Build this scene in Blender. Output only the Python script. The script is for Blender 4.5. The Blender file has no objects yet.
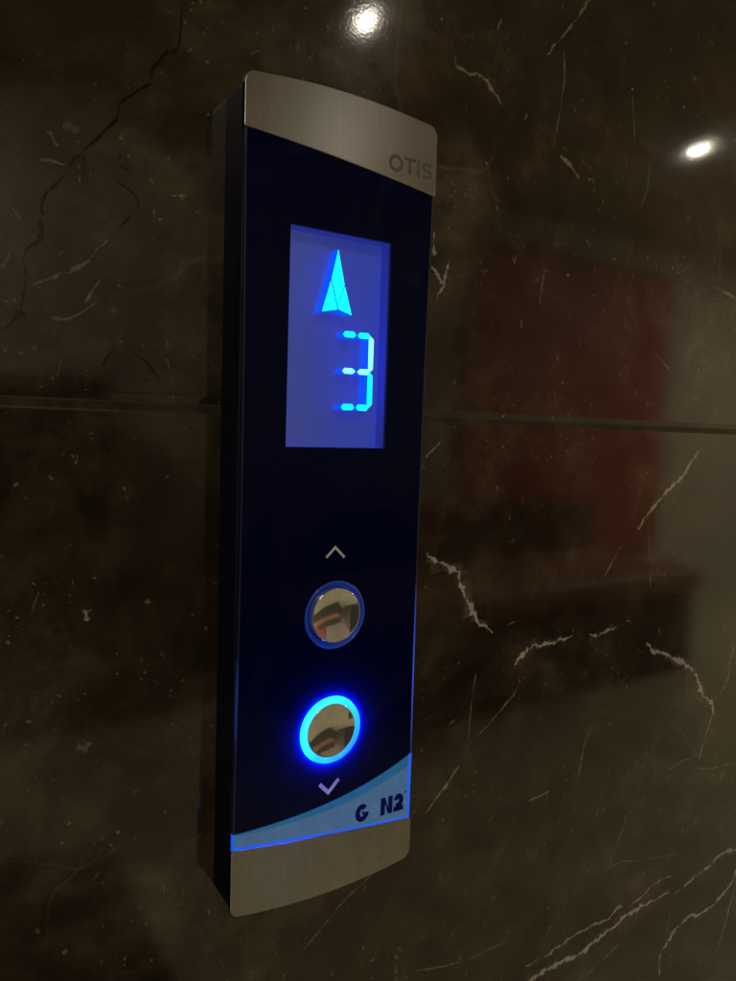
import bpy, bmesh, math, random
from mathutils import Vector, Matrix, noise

random.seed(7)
sc = bpy.context.scene
C = sc.collection
MM = 0.001
Z0 = 1.15                      # height of the panel's centre above the floor (m)


def P(x, y, z):                # millimetres about the panel centre -> metres in the room
    return Vector((x * MM, y * MM, z * MM + Z0))


# ------------------------------------------------------------------ camera
yaw, pitch, roll = 0.57106728, -0.08414892, 0.03299404
fw = Vector((math.sin(yaw) * math.cos(pitch), math.cos(yaw) * math.cos(pitch), math.sin(pitch)))
rt = fw.cross(Vector((0, 0, 1))).normalized()
up = rt.cross(fw)
rt2 = rt * math.cos(roll) + up * math.sin(roll)
up2 = -rt * math.sin(roll) + up * math.cos(roll)
cam_d = bpy.data.cameras.new('camera')
cam = bpy.data.objects.new('camera', cam_d)
C.objects.link(cam)
cam.matrix_world = Matrix(((rt2.x, up2.x, -fw.x, 0), (rt2.y, up2.y, -fw.y, 0), (rt2.z, up2.z, -fw.z, 0), (0, 0, 0, 1)))
CAM = P(-139.300, -255.399, 31.178)
cam.location = CAM
cam_d.sensor_fit = 'VERTICAL'
cam_d.sensor_height = 24.0
cam_d.lens = 24.0 * 738.0 / 981.0
cam_d.clip_start = 0.004
cam_d.clip_end = 60
sc.camera = cam

# ------------------------------------------------------------------ world and exposure
w = bpy.data.worlds.new("World")
sc.world = w
w.use_nodes = True
w.node_tree.nodes['Background'].inputs[0].default_value = (1.0, 0.9, 0.75, 1)
w.node_tree.nodes['Background'].inputs[1].default_value = 0.0
sc.view_settings.view_transform = 'Standard'
sc.view_settings.look = 'None'
sc.view_settings.exposure = 0.0
sc.view_settings.gamma = 1.0
sc.cycles.use_denoising = True
sc.cycles.max_bounces = 8
sc.cycles.transparent_max_bounces = 16
sc.cycles.sample_clamp_indirect = 4.0
LAMP_POWER = 1.8
FILL_RIGHT = 72.0
FILL_LEFT = 25.0

# ------------------------------------------------------------------ measured outlines (mm on the wall or on the panel)
SEG = [
    [(0.77, 65.52), (1.69, 66.72), (5.33, 66.87), (6.61, 65.67), (5.42, 64.52), (1.77, 64.51)],
    [(7.25, 65.52), (8.05, 66.72), (11.79, 66.87), (12.94, 65.72), (12.12, 64.72), (8.13, 64.57)],
    [(13.09, 65.65), (14.4, 64.6), (14.34, 53.55), (13.36, 52.55), (12.21, 53.4), (12.13, 64.52)],
    [(0.89, 52.19), (1.92, 53.29), (5.34, 53.25), (6.61, 52.17), (5.42, 51.17), (1.75, 51.14)],
    [(7.36, 52.1), (8.56, 53.27), (12.06, 53.39), (13.11, 52.4), (12.15, 51.2), (8.39, 51.16)],
    [(13.22, 52.12), (14.33, 51.01), (14.45, 40.39), (13.38, 39.06), (12.07, 40.07), (12.15, 51.07)],
    [(0.83, 38.73), (1.66, 39.89), (5.58, 39.99), (6.61, 38.77), (5.66, 37.77), (1.74, 37.61)],
    [(7.35, 38.8), (8.21, 40.02), (12.08, 39.94), (13.12, 39.14), (11.91, 37.64), (8.14, 37.78)],
]
ARROW = [
    [(-2.2, 95.66), (0.82, 83.39), (-1.98, 75.9), (-4.69, 84.91)],
    [(-4.95, 84.24), (-2.26, 75.48), (-1.92, 74.15), (-8.36, 72.75)],
    [(1.01, 82.93), (4.25, 72.66), (-1.35, 74.21), (-1.85, 75.53)],
]
VEINS = [
    (1.6, 0.8, [(56.36, -22.87), (61.28, -26.26), (73.79, -31.46), (76.76, -39.62), (82.34, -48.15), (86.62, -54.68), (97.77, -63.18)]),
    (1.2, 0.8, [(113.4, -81.56), (119.63, -76.0), (125.31, -73.75), (135.76, -73.39), (144.94, -72.81), (152.76, -72.01)]),
    (0.8, 0.6, [(165.86, -73.21), (172.61, -74.06), (180.98, -72.3), (187.18, -71.63)]),
    (0.8, 0.6, [(194.7, -68.72), (200.21, -69.83)]),
    (1.5, 0.8, [(213.4, -83.62), (220.8, -89.07), (232.94, -93.27), (247.77, -99.74), (256.67, -104.97), (263.77, -111.33), (271.66, -123.28), (281.51, -131.76), (283.21, -138.34)]),
    (0.6, 0.5, [(283.11, -137.5), (275.28, -153.68), (272.16, -164.45)]),
    (1.0, 0.45, [(302.02, -91.18), (296.78, -108.29), (295.85, -119.15), (285.59, -128.39)]),
    (0.6, 0.4, [(271.76, -161.1), (254.66, -161.37), (242.54, -163.93)]),
    (0.6, 0.4, [(272.75, -169.5), (286.56, -173.2), (312.85, -174.34), (334.82, -176.3)]),
    (0.6, 0.35, [(116.71, -88.09), (115.12, -94.31), (105.76, -102.35), (95.25, -109.92), (86.23, -115.45)]),
    (0.7, 0.45, [(80.23, -124.58), (70.57, -134.73), (61.1, -143.6)]),
    (0.5, 0.3, [(173.28, -120.61), (167.46, -131.28), (163.98, -149.44)]),
    (0.5, 0.25, [(88.2, -81.52), (86.4, -95.7), (85.37, -114.22)]),
    (1.0, 0.4, [(143.4, 242.24), (139.53, 235.21), (126.43, 217.75), (118.67, 208.83), (113.61, 202.68)]),
    (1.2, 0.4, [(59.42, 187.15), (64.26, 183.34), (74.97, 183.14), (79.96, 181.48), (87.89, 174.55)]),
    (1.2, 0.45, [(125.16, 161.38), (132.63, 158.5), (138.92, 153.86)]),
    (0.6, 0.3, [(124.39, 207.66), (125.56, 192.74), (120.72, 163.69)]),
    (0.6, 0.25, [(173.89, 201.5), (177.88, 177.56)]),
    (0.6, 0.25, [(190.37, 171.85), (189.96, 158.9), (185.73, 149.51)]),
    (0.8, 0.35, [(83.45, 204.7), (85.61, 209.8)]),
    (0.8, 0.35, [(101.11, 170.48), (103.46, 174.78)]),
    (1.6, 0.55, [(53.56, 114.44), (53.84, 104.59)]),
    (1.2, 0.5, [(53.21, 100.36), (56.6, 96.68), (59.5, 92.88), (56.0, 87.41)]),
    (1.0, 0.5, [(62.68, 105.08), (60.86, 98.1), (59.48, 93.3)]),
    (1.2, 0.6, [(258.17, 36.75), (249.47, 23.76), (233.81, 8.62), (218.2, -1.56), (199.37, -18.5)]),
    (0.7, 0.45, [(68.93, 35.93), (62.0, 26.45), (53.65, 19.43)]),
    (1.0, 0.4, [(250.87, 118.11), (275.46, 113.71), (300.15, 111.98)]),
    (0.7, 0.35, [(205.5, 75.93), (217.74, 68.32)]),
    (0.6, 0.35, [(208.28, -17.44), (211.48, -35.34), (214.1, -51.97)]),
    (0.7, 0.35, [(186.98, -26.5), (173.75, -44.1)]),
    (0.7, 0.35, [(238.37, 54.98), (248.62, 52.49)]),
    (0.5, 0.3, [(119.33, 108.37), (117.04, 92.18)]),
    (0.5, 0.3, [(101.77, 116.56), (100.04, 108.02)]),
    (1.7, 0.7, [(127.98, -255.97), (135.88, -254.18), (146.42, -253.5), (155.96, -251.75), (164.68, -252.32), (178.71, -252.0), (189.1, -250.15), (199.69, -247.25), (209.19, -244.78), (213.39, -244.28), (221.91, -243.26), (236.71, -243.26), (251.95, -242.19)]),
    (1.2, 0.55, [(131.72, -244.19), (139.86, -244.66), (149.28, -243.75), (157.68, -242.34), (170.02, -240.41), (182.86, -239.38), (193.64, -240.71), (204.29, -237.27), (218.62, -239.19), (229.89, -235.01), (241.58, -231.75), (252.47, -232.55)]),
    (1.2, 0.6, [(255.56, -246.46), (271.15, -242.17), (287.44, -238.82), (300.83, -235.39), (311.41, -234.84), (321.04, -236.35), (337.61, -237.39)]),
    (1.3, 0.6, [(248.29, -295.55), (246.7, -280.44), (252.5, -276.39), (259.92, -271.81), (272.31, -266.73), (284.28, -269.4), (301.08, -265.82), (316.41, -259.87), (322.78, -249.7), (326.35, -237.46)]),
    (0.8, 0.5, [(307.46, -303.32), (314.4, -286.94), (320.96, -266.9), (323.68, -256.65)]),
    (0.7, 0.4, [(175.01, -269.82), (190.41, -264.99), (206.44, -260.38)]),
    (0.5, 0.35, [(193.57, -209.94), (195.64, -203.02), (203.86, -188.37), (205.97, -181.36)]),
    (0.5, 0.3, [(193.57, -209.94), (204.46, -209.47), (221.9, -213.76), (254.17, -219.41)]),
    (0.7, 0.4, [(253.57, -257.12), (251.69, -268.85)]),
    (0.6, 0.4, [(251.81, -269.92), (261.46, -271.32)]),
    (0.7, 0.5, [(80.68, -124.85), (71.7, -134.87)]),
    (0.5, 0.3, [(119.16, -224.93), (94.96, -225.57), (77.74, -223.18), (58.65, -218.49)]),
    (0.5, 0.25, [(175.3, -120.85), (165.68, -134.03), (163.57, -151.17)]),
    (0.5, 0.25, [(244.08, -133.98), (269.65, -161.87)]),
    (0.6, 0.3, [(35.51, -162.18), (19.95, -170.89), (8.29, -179.89), (0.12, -186.22)]),
    (0.6, 0.35, [(143.11, -152.45), (126.95, -153.99)]),
    (0.8, 0.4, [(-100.48, 110.54), (-96.48, 110.99), (-92.41, 110.49)]),
    (1.6, 0.3, [(-97.46, 119.83), (-94.96, 115.72)]),
    (1.2, 0.3, [(-107.89, 94.89), (-104.03, 89.87)]),
    (0.8, 0.35, [(-102.15, 72.25), (-94.02, 76.54), (-87.2, 80.76), (-79.65, 89.61)]),
    (0.6, 0.4, [(-86.66, 68.74), (-81.8, 76.55)]),
    (0.6, 0.3, [(-96.62, 62.7), (-90.91, 63.31), (-82.34, 69.81)]),
    (0.8, 0.3, [(-110.9, 76.31), (-107.98, 81.93)]),
    (0.5, 0.35, [(-95.65, 43.12), (-93.55, 50.42)]),
    (2, 0.2, [(-93.42, 122.88), (-88.26, 122.01)]),
    (1.1, -1, [(-55.14, 172.42), (-56.74, 156.96), (-61.41, 153.39), (-64.82, 147.46), (-66.5, 142.06), (-69.89, 139.51), (-75.42, 133.19), (-77.59, 127.77), (-82.98, 121.11), (-87.21, 115.87), (-90.87, 110.82), (-94.47, 105.31), (-98.53, 100.29), (-99.56, 93.8), (-100.08, 87.38), (-104.08, 81.48), (-104.62, 72.98), (-105.66, 64.39), (-110.09, 57.59)]),
    (0.7, -1, [(-76.42, 108.95), (-69.65, 103.61), (-76.35, 93.48)]),
    (0.9, -1, [(-79.56, 59.45), (-77.31, 55.68), (-81.19, 49.12)]),
    (1.1, -1, [(-73.93, 56.55), (-65.77, 50.25), (-60.32, 42.33)]),
    (2.2, -1, [(-68.76, 140.14), (-64.21, 143.11)]),
    (2.5, -1, [(-107.14, 61.58), (-104.18, 62.96)]),
    (1.2, -1, [(-87.21, 115.87), (-86.68, 111.17), (-89.83, 108.38)]),
    (1, -1, [(-75.35, 117.95), (-75.89, 114.55), (-73.1, 112.94)]),
    (1.2, 0.5, [(-90.77, 19.39), (-90.03, 18.35)]),
    (1.4, 0.5, [(-107.54, 10.46), (-106.86, 9.44)]),
    (1.6, 0.5, [(-95.11, -60.44), (-94.37, -61.67)]),
    (1.5, 0.5, [(-104.54, -67.38), (-103.83, -68.59)]),
    (1.6, 0.5, [(-78.1, -117.29), (-77.27, -118.71)]),
    (1.2, 0.5, [(-75.68, -113.18), (-74.84, -114.59)]),
    (2, 0.5, [(-93.41, -151.28), (-92.64, -152.74)]),
    (1.2, 0.5, [(-63.79, -165.37), (-62.89, -166.96)]),
    (1.2, 0.5, [(-67.1, -7.13), (-66.27, -8.29)]),
    (1.8, 0.5, [(-65.9, -31.28), (-65.05, -32.51)]),
    (1, 0.5, [(-66.74, -56.7), (-65.89, -57.99)]),
    (1.2, 0.5, [(-99.0, -22.12), (-98.27, -23.24)]),
    (0.8, 0.5, [(-74.23, 8.45), (-73.42, 7.35)]),
    (1, 0.5, [(-91.73, -26.73), (-90.98, -27.88)]),
    (1.6, 0.6, [(-86.94, -32.75), (-86.29, -34.87), (-85.81, -36.64)]),
    (4, 0.3, [(-89.1, -78.55), (-84.55, -79.85)]),
    (1.3, 0.5, [(235.11, 244.96), (236.9, 243.74)]),
    (1.3, 0.5, [(234.73, 244.85), (236.52, 243.63)]),
    (1.3, 0.5, [(166.04, 224.5), (167.5, 223.34)]),
    (1.3, 0.5, [(185.13, 248.68), (186.68, 247.55)]),
    (1.3, 0.5, [(172.84, 204.46), (174.34, 203.23)]),
    (1.3, 0.5, [(168.81, 160.73), (170.31, 159.39)]),
    (1.3, 0.5, [(165.73, 141.37), (167.22, 139.98)]),
    (1.3, 0.5, [(223.08, 130.04), (224.85, 128.5)]),
    (1.3, 0.5, [(93.04, 145.2), (94.21, 143.96)]),
    (1.3, 0.5, [(80.15, 148.92), (81.26, 147.72)]),
    (1.3, 0.5, [(52.54, 200.14), (53.53, 199.12)]),
    (1.3, 0.5, [(119.42, 108.56), (120.71, 107.17)]),
    (1.3, 0.5, [(134.46, 108.66), (135.82, 107.24)]),
    (1.3, 0.5, [(126.15, 121.45), (127.47, 120.08)]),
    (1.3, 0.5, [(214.51, 206.37), (216.22, 205.07)]),
    (1.3, 0.5, [(192.53, 125.46), (194.15, 123.96)]),
]
CHEV_UP = [(-4.0, -17.6), (-0.26, -13.9), (3.9, -18.0)]


# ------------------------------------------------------------------ material helpers
def new_mat(name):
    m = bpy.data.materials.new(name)
    m.use_nodes = True
    nt = m.node_tree
    nt.nodes.clear()
    out = nt.nodes.new('ShaderNodeOutputMaterial')
    return m, nt, out


def N(nt, kind, **kw):
    n = nt.nodes.new(kind)
    for k, v in kw.items():
        if k.startswith('i_'):
            n.inputs[k[2:].replace('_', ' ')].default_value = v
        else:
            setattr(n, k, v)
    return n


def math_n(nt, op, a, b=None, clamp=False):
    n = nt.nodes.new('ShaderNodeMath')
    n.operation = op
    n.use_clamp = clamp
    for i, v in enumerate((a, b)):
        if v is None:
            continue
        if isinstance(v, (int, float)):
            n.inputs[i].default_value = v
        else:
            nt.links.new(v, n.inputs[i])
    return n.outputs[0]


def ramp(nt, fac, stops):
    r = nt.nodes.new('ShaderNodeValToRGB')
    e = r.color_ramp.elements
    while len(e) < len(stops):
        e.new(0.5)
    for i, (p, c) in enumerate(stops):
        e[i].position = p
        e[i].color = (c[0], c[1], c[2], 1)
    nt.links.new(fac, r.inputs[0])
    return r.outputs[0]


def simple(name, col, rough=0.5, metal=0.0, emit=None, es=0.0, bump=0.0, scale=200.0, vary=0.12, ior=1.5, spec=0.5):
    m, nt, out = new_mat(name)
    b = N(nt, 'ShaderNodeBsdfPrincipled')
    tc = N(nt, 'ShaderNodeTexCoord')
    nz = N(nt, 'ShaderNodeTexNoise')
    nz.inputs['Scale'].default_value = scale
    nz.inputs['Detail'].default_value = 5
    nt.links.new(tc.outputs['Object'], nz.inputs['Vector'])
    lo = [c * (1 - vary) for c in col]
    hi = [min(1, c * (1 + vary)) for c in col]
    nt.links.new(ramp(nt, nz.outputs[0], [(0.3, lo), (0.7, hi)]), b.inputs['Base Color'])
    b.inputs['Roughness'].default_value = rough
    b.inputs['Metallic'].default_value = metal
    b.inputs['IOR'].default_value = ior
    b.inputs['Specular IOR Level'].default_value = spec
    if emit:
        b.inputs['Emission Color'].default_value = (*emit, 1)
        b.inputs['Emission Strength'].default_value = es
    if bump:
        bp = N(nt, 'ShaderNodeBump')
        bp.inputs['Strength'].default_value = bump
        bp.inputs['Distance'].default_value = 0.001
        nt.links.new(nz.outputs[0], bp.inputs['Height'])
        nt.links.new(bp.outputs[0], b.inputs['Normal'])
    nt.links.new(b.outputs[0], out.inputs[0])
    return m


def marble_surface(nt, tint=None):
    """polished dark brown marble; returns the principled node"""
    b = N(nt, 'ShaderNodeBsdfPrincipled')
    geo = N(nt, 'ShaderNodeNewGeometry')
    pos = geo.outputs['Position']
    warp = N(nt, 'ShaderNodeTexNoise')
    warp.inputs['Scale'].default_value = 9
    warp.inputs['Detail'].default_value = 4
    nt.links.new(pos, warp.inputs['Vector'])
    mx = N(nt, 'ShaderNodeMix', data_type='VECTOR')
    mx.inputs['Factor'].default_value = 0.06
    nt.links.new(pos, mx.inputs[4])
    nt.links.new(warp.outputs['Color'], mx.inputs[5])
    wv = mx.outputs[1]
    big = N(nt, 'ShaderNodeTexNoise')
    big.inputs['Scale'].default_value = 7
    big.inputs['Detail'].default_value = 6
    big.inputs['Roughness'].default_value = 0.6
    nt.links.new(wv, big.inputs['Vector'])
    med = N(nt, 'ShaderNodeTexNoise')
    med.inputs['Scale'].default_value = 60
    med.inputs['Detail'].default_value = 8
    med.inputs['Roughness'].default_value = 0.65
    nt.links.new(wv, med.inputs['Vector'])
    f = math_n(nt, 'ADD', math_n(nt, 'MULTIPLY', big.outputs[0], 0.55), math_n(nt, 'MULTIPLY', med.outputs[0], 0.45))
    if tint is None:
        col = ramp(nt, f, [(0.36, (0.009, 0.0064, 0.0042)), (0.46, (0.018, 0.0134, 0.0091)), (0.54, (0.031, 0.0235, 0.0160)), (0.66, (0.062, 0.049, 0.036))])
        # tiny pale calcite specks and dark pits
        vo = N(nt, 'ShaderNodeTexVoronoi')
        vo.inputs['Scale'].default_value = 190
        mp = N(nt, 'ShaderNodeMapping')
        mp.inputs['Rotation'].default_value = (0, 0.5, 0)
        mp.inputs['Scale'].default_value = (1.5, 1, 0.8)
        fz = N(nt, 'ShaderNodeTexNoise')
        fz.inputs['Scale'].default_value = 900
        fz.inputs['Detail'].default_value = 3
        nt.links.new(pos, fz.inputs['Vector'])
        wm = N(nt, 'ShaderNodeMix', data_type='VECTOR')
        wm.inputs['Factor'].default_value = 0.006
        nt.links.new(wv, wm.inputs[4])
        nt.links.new(fz.outputs['Color'], wm.inputs[5])
        nt.links.new(wm.outputs[1], mp.inputs[0])
        nt.links.new(mp.outputs[0], vo.inputs['Vector'])
        sp = N(nt, 'ShaderNodeSeparateColor')
        nt.links.new(vo.outputs['Color'], sp.inputs[0])
        rare = math_n(nt, 'GREATER_THAN', sp.outputs[0], 0.80)
        dist = math_n(nt, 'LESS_THAN', vo.outputs['Distance'], math_n(nt, 'MULTIPLY', sp.outputs[1], 0.26))
        amt = math_n(nt, 'MULTIPLY', math_n(nt, 'MULTIPLY', rare, dist), math_n(nt, 'MULTIPLY', sp.outputs[2], 0.42))
        m2 = N(nt, 'ShaderNodeMix', data_type='RGBA')
        nt.links.new(amt, m2.inputs[0])
        nt.links.new(col, m2.inputs[6])
        m2.inputs[7].default_value = (0.20, 0.17, 0.13, 1)
        vo2 = N(nt, 'ShaderNodeTexVoronoi')
        vo2.inputs['Scale'].default_value = 75
        nt.links.new(wm.outputs[1], vo2.inputs['Vector'])
        sp2 = N(nt, 'ShaderNodeSeparateColor')
        nt.links.new(vo2.outputs['Color'], sp2.inputs[0])
        a2 = math_n(nt, 'MULTIPLY', math_n(nt, 'GREATER_THAN', sp2.outputs[0], 0.86),
                    math_n(nt, 'LESS_THAN', vo2.outputs['Distance'], math_n(nt, 'MULTIPLY', sp2.outputs[1], 0.30)))
        m3 = N(nt, 'ShaderNodeMix', data_type='RGBA')
        nt.links.new(math_n(nt, 'MULTIPLY', a2, 0.4), m3.inputs[0])
        nt.links.new(m2.outputs[2], m3.inputs[6])
        m3.inputs[7].default_value = (0.006, 0.0045, 0.0035, 1)
        # hairline crackle web, broken up by noise
        vo3 = N(nt, 'ShaderNodeTexVoronoi', feature='DISTANCE_TO_EDGE')
        vo3.inputs['Scale'].default_value = 11
        nt.links.new(wv, vo3.inputs['Vector'])
        hair = math_n(nt, 'LESS_THAN', vo3.outputs['Distance'], 0.006)
        gate = math_n(nt, 'MULTIPLY', math_n(nt, 'SUBTRACT', big.outputs[0], 0.52, True), 3.0, True)
        m4 = N(nt, 'ShaderNodeMix', data_type='RGBA')
        nt.links.new(math_n(nt, 'MULTIPLY', hair, gate), m4.inputs[0])
        nt.links.new(m3.outputs[2], m4.inputs[6])
        m4.inputs[7].default_value = (0.11, 0.09, 0.068, 1)
        # dense fine calcite grains, thicker in some clouds than others
        vo4 = N(nt, 'ShaderNodeTexVoronoi')
        vo4.inputs['Scale'].default_value = 380
        wm4 = N(nt, 'ShaderNodeMix', data_type='VECTOR')
        wm4.inputs['Factor'].default_value = 0.003
        nt.links.new(pos, wm4.inputs[4])
        nt.links.new(fz.outputs['Color'], wm4.inputs[5])
        nt.links.new(wm4.outputs[1], vo4.inputs['Vector'])
        sp4 = N(nt, 'ShaderNodeSeparateColor')
        nt.links.new(vo4.outputs['Color'], sp4.inputs[0])
        cl = N(nt, 'ShaderNodeTexNoise')
        cl.inputs['Scale'].default_value = 24
        cl.inputs['Detail'].default_value = 3
        nt.links.new(pos, cl.inputs['Vector'])
        thr = math_n(nt, 'SUBTRACT', 1.44, cl.outputs[0])
        g = math_n(nt, 'MULTIPLY', math_n(nt, 'GREATER_THAN', sp4.outputs[0], thr), math_n(nt, 'LESS_THAN', vo4.outputs['Distance'], math_n(nt, 'MULTIPLY', sp4.outputs[1], 0.34)))
        m5 = N(nt, 'ShaderNodeMix', data_type='RGBA')
        nt.links.new(math_n(nt, 'MULTIPLY', g, math_n(nt, 'ADD', .08, math_n(nt, 'MULTIPLY', sp4.outputs[2], 0.42))), m5.inputs[0])
        nt.links.new(m4.outputs[2], m5.inputs[6])
        m5.inputs[7].default_value = (0.22, 0.185, 0.14, 1)
        # warm clouds
        m6 = N(nt, 'ShaderNodeMix', data_type='RGBA', blend_type='MULTIPLY')
        m6.inputs[0].default_value = 1.0
        nt.links.new(m5.outputs[2], m6.inputs[6])
        nt.links.new(ramp(nt, cl.outputs[0], [(0.36, (0.62, 0.52, 0.44)), (0.5, (1.0, 0.95, 0.88)), (0.64, (1.45, 1.40, 1.30))]), m6.inputs[7])
        col = m6.outputs[2]
    else:
        col = ramp(nt, f, [(0.35, [c * 0.55 for c in tint]), (0.65, tint)])
    nt.links.new(col, b.inputs['Base Color'])
    # polish: clear, with a faint haze of fine wiping scratches
    sc1 = N(nt, 'ShaderNodeTexNoise')
    sc1.inputs['Scale'].default_value = 900
    sc1.inputs['Detail'].default_value = 2
    nt.links.new(pos, sc1.inputs['Vector'])
    rr = math_n(nt, 'ADD', 0.035, math_n(nt, 'MULTIPLY', big.outputs[0], 0.05))
    nt.links.new(rr, b.inputs['Roughness'])
    b.inputs['IOR'].default_value = 1.5
    bp = N(nt, 'ShaderNodeBump')
    bp.inputs['Strength'].default_value = 0.02
    bp.inputs['Distance'].default_value = 0.0004
    nt.links.new(math_n(nt, 'ADD', sc1.outputs[0], math_n(nt, 'MULTIPLY', med.outputs[0], 0.8)), bp.inputs['Height'])
    nt.links.new(bp.outputs[0], b.inputs['Normal'])
    # hazy second lobe of the polish
    b.inputs['Coat Weight'].default_value = 0.16
    b.inputs['Coat Roughness'].default_value = 0.012
    swirl = N(nt, 'ShaderNodeTexNoise')
    swirl.inputs['Scale'].default_value = 750
    swirl.inputs['Detail'].default_value = 3
    nt.links.new(pos, swirl.inputs['Vector'])
    b3 = N(nt, 'ShaderNodeBump')
    b3.inputs['Strength'].default_value = 0.22
    b3.inputs['Distance'].default_value = 0.0006
    nt.links.new(swirl.outputs[0], b3.inputs['Height'])
    nt.links.new(b3.outputs[0], b.inputs['Coat Normal'])
    return b


def marble_mat():
    m, nt, out = new_mat('polished_brown_marble')
    b = marble_surface(nt)
    nt.links.new(b.outputs[0], out.inputs[0])
    return m


def vein_mat(name, tint):
    m, nt, out = new_mat(name)
    b = marble_surface(nt, tint)
    uv = N(nt, 'ShaderNodeUVMap', uv_map='vein')
    sx = N(nt, 'ShaderNodeSeparateXYZ')
    nt.links.new(uv.outputs[0], sx.inputs[0])
    geo = N(nt, 'ShaderNodeNewGeometry')
    nz = N(nt, 'ShaderNodeTexNoise')
    nz.inputs['Scale'].default_value = 420
    nz.inputs['Detail'].default_value = 5
    nz.inputs['Roughness'].default_value = 0.7
    nt.links.new(geo.outputs['Position'], nz.inputs['Vector'])
    nz2 = N(nt, 'ShaderNodeTexNoise')
    nz2.inputs['Scale'].default_value = 130
    nt.links.new(geo.outputs['Position'], nz2.inputs['Vector'])
    edge = math_n(nt, 'SUBTRACT', 1.0, math_n(nt, 'ABSOLUTE', sx.outputs[1]))
    brk = math_n(nt, 'MULTIPLY', math_n(nt, 'SUBTRACT', nz.outputs[0], 0.50), 2.6)
    brk2 = math_n(nt, 'MULTIPLY', math_n(nt, 'SUBTRACT', nz2.outputs[0], 0.47), 3.0)
    a = math_n(nt, 'MULTIPLY', math_n(nt, 'ADD', math_n(nt, 'ADD', math_n(nt, 'SUBTRACT', edge, 0.34), brk), brk2), 1.9, True)
    a = math_n(nt, 'MULTIPLY', a, sx.outputs[0], True)
    tr = N(nt, 'ShaderNodeBsdfTransparent')
    mx = N(nt, 'ShaderNodeMixShader')
    nt.links.new(a, mx.inputs[0])
    nt.links.new(tr.outputs[0], mx.inputs[1])
    nt.links.new(b.outputs[0], mx.inputs[2])
    nt.links.new(mx.outputs[0], out.inputs[0])
    return m


def brushed_mat(name='brushed_steel', camber=False):
    m, nt, out = new_mat(name)
    b = N(nt, 'ShaderNodeBsdfPrincipled')
    geo = N(nt, 'ShaderNodeNewGeometry')
    mp = N(nt, 'ShaderNodeMapping')
    mp.inputs['Scale'].default_value = (4200, 200, 60)
    nt.links.new(geo.outputs['Position'], mp.inputs[0])
    nz = N(nt, 'ShaderNodeTexNoise')
    nz.inputs['Scale'].default_value = 1
    nz.inputs['Detail'].default_value = 4
    nt.links.new(mp.outputs[0], nz.inputs['Vector'])
    sm = N(nt, 'ShaderNodeTexNoise')          # handling marks
    sm.inputs['Scale'].default_value = 45
    sm.inputs['Detail'].default_value = 6
    sm.inputs['Distortion'].default_value = 1.0
    nt.links.new(geo.outputs['Position'], sm.inputs['Vector'])
    f_ = math_n(nt, 'ADD', math_n(nt, 'MULTIPLY', nz.outputs[0], .6), math_n(nt, 'MULTIPLY', sm.outputs[0], .4))
    nt.links.new(ramp(nt, f_, [(0.35, (0.42, 0.415, 0.42)), (0.65, (0.54, 0.535, 0.55))]), b.inputs['Base Color'])
    b.inputs['Metallic'].default_value = 1.0
    nt.links.new(math_n(nt, 'ADD', math_n(nt, 'ADD', 0.28 if camber else 0.24, math_n(nt, 'MULTIPLY', nz.outputs[0], 0.06)), math_n(nt, 'MULTIPLY', sm.outputs[0], 0.10)), b.inputs['Roughness'])
    b.inputs['Anisotropic'].default_value = 0.95
    tg = N(nt, 'ShaderNodeTangent', direction_type='UV_MAP', uv_map='plan')
    nt.links.new(tg.outputs[0], b.inputs['Tangent'])
    b.inputs['Anisotropic Rotation'].default_value = 0.25
    bp = N(nt, 'ShaderNodeBump')
    bp.inputs['Strength'].default_value = 0.05
    bp.inputs['Distance'].default_value = 0.0001
    nt.links.new(nz.outputs[0], bp.inputs['Height'])
    if camber:        # the top piece leans back a little more towards its upper edge
        sz = N(nt, 'ShaderNodeSeparateXYZ')
        nt.links.new(geo.outputs['Position'], sz.inputs[0])
        u = math_n(nt, 'SUBTRACT', sz.outputs[2], Z0 + CAMBER_Z * MM)
        h1 = math_n(nt, 'MULTIPLY', u, -0.096)
        h2 = math_n(nt, 'MULTIPLY', math_n(nt, 'MULTIPLY', u, u), -3.0)
        b2 = N(nt, 'ShaderNodeBump')
        b2.inputs['Strength'].default_value = 1.0
        b2.inputs['Distance'].default_value = 1.0
        nt.links.new(math_n(nt, 'ADD', h1, h2), b2.inputs['Height'])
        nt.links.new(b2.outputs[0], bp.inputs['Normal'])
    nt.links.new(bp.outputs[0], b.inputs['Normal'])
    nt.links.new(b.outputs[0], out.inputs[0])
    return m


CAMBER_Z = 129.0


def emit_mat(name, col, s, rough=0.4):
    m, nt, out = new_mat(name)
    b = N(nt, 'ShaderNodeBsdfPrincipled')
    b.inputs['Base Color'].default_value = (*[c * 0.3 for c in col], 1)
    b.inputs['Roughness'].default_value = rough
    b.inputs['Emission Color'].default_value = (*col, 1)
    tc = N(nt, 'ShaderNodeTexCoord')
    nz = N(nt, 'ShaderNodeTexNoise')
    nz.inputs['Scale'].default_value = 40
    nt.links.new(tc.outputs['Object'], nz.inputs['Vector'])
    nt.links.new(math_n(nt, 'MULTIPLY', math_n(nt, 'ADD', 0.85, math_n(nt, 'MULTIPLY', nz.outputs[0], 0.3)), s), b.inputs['Emission Strength'])
    nt.links.new(b.outputs[0], out.inputs[0])
    return m


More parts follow.
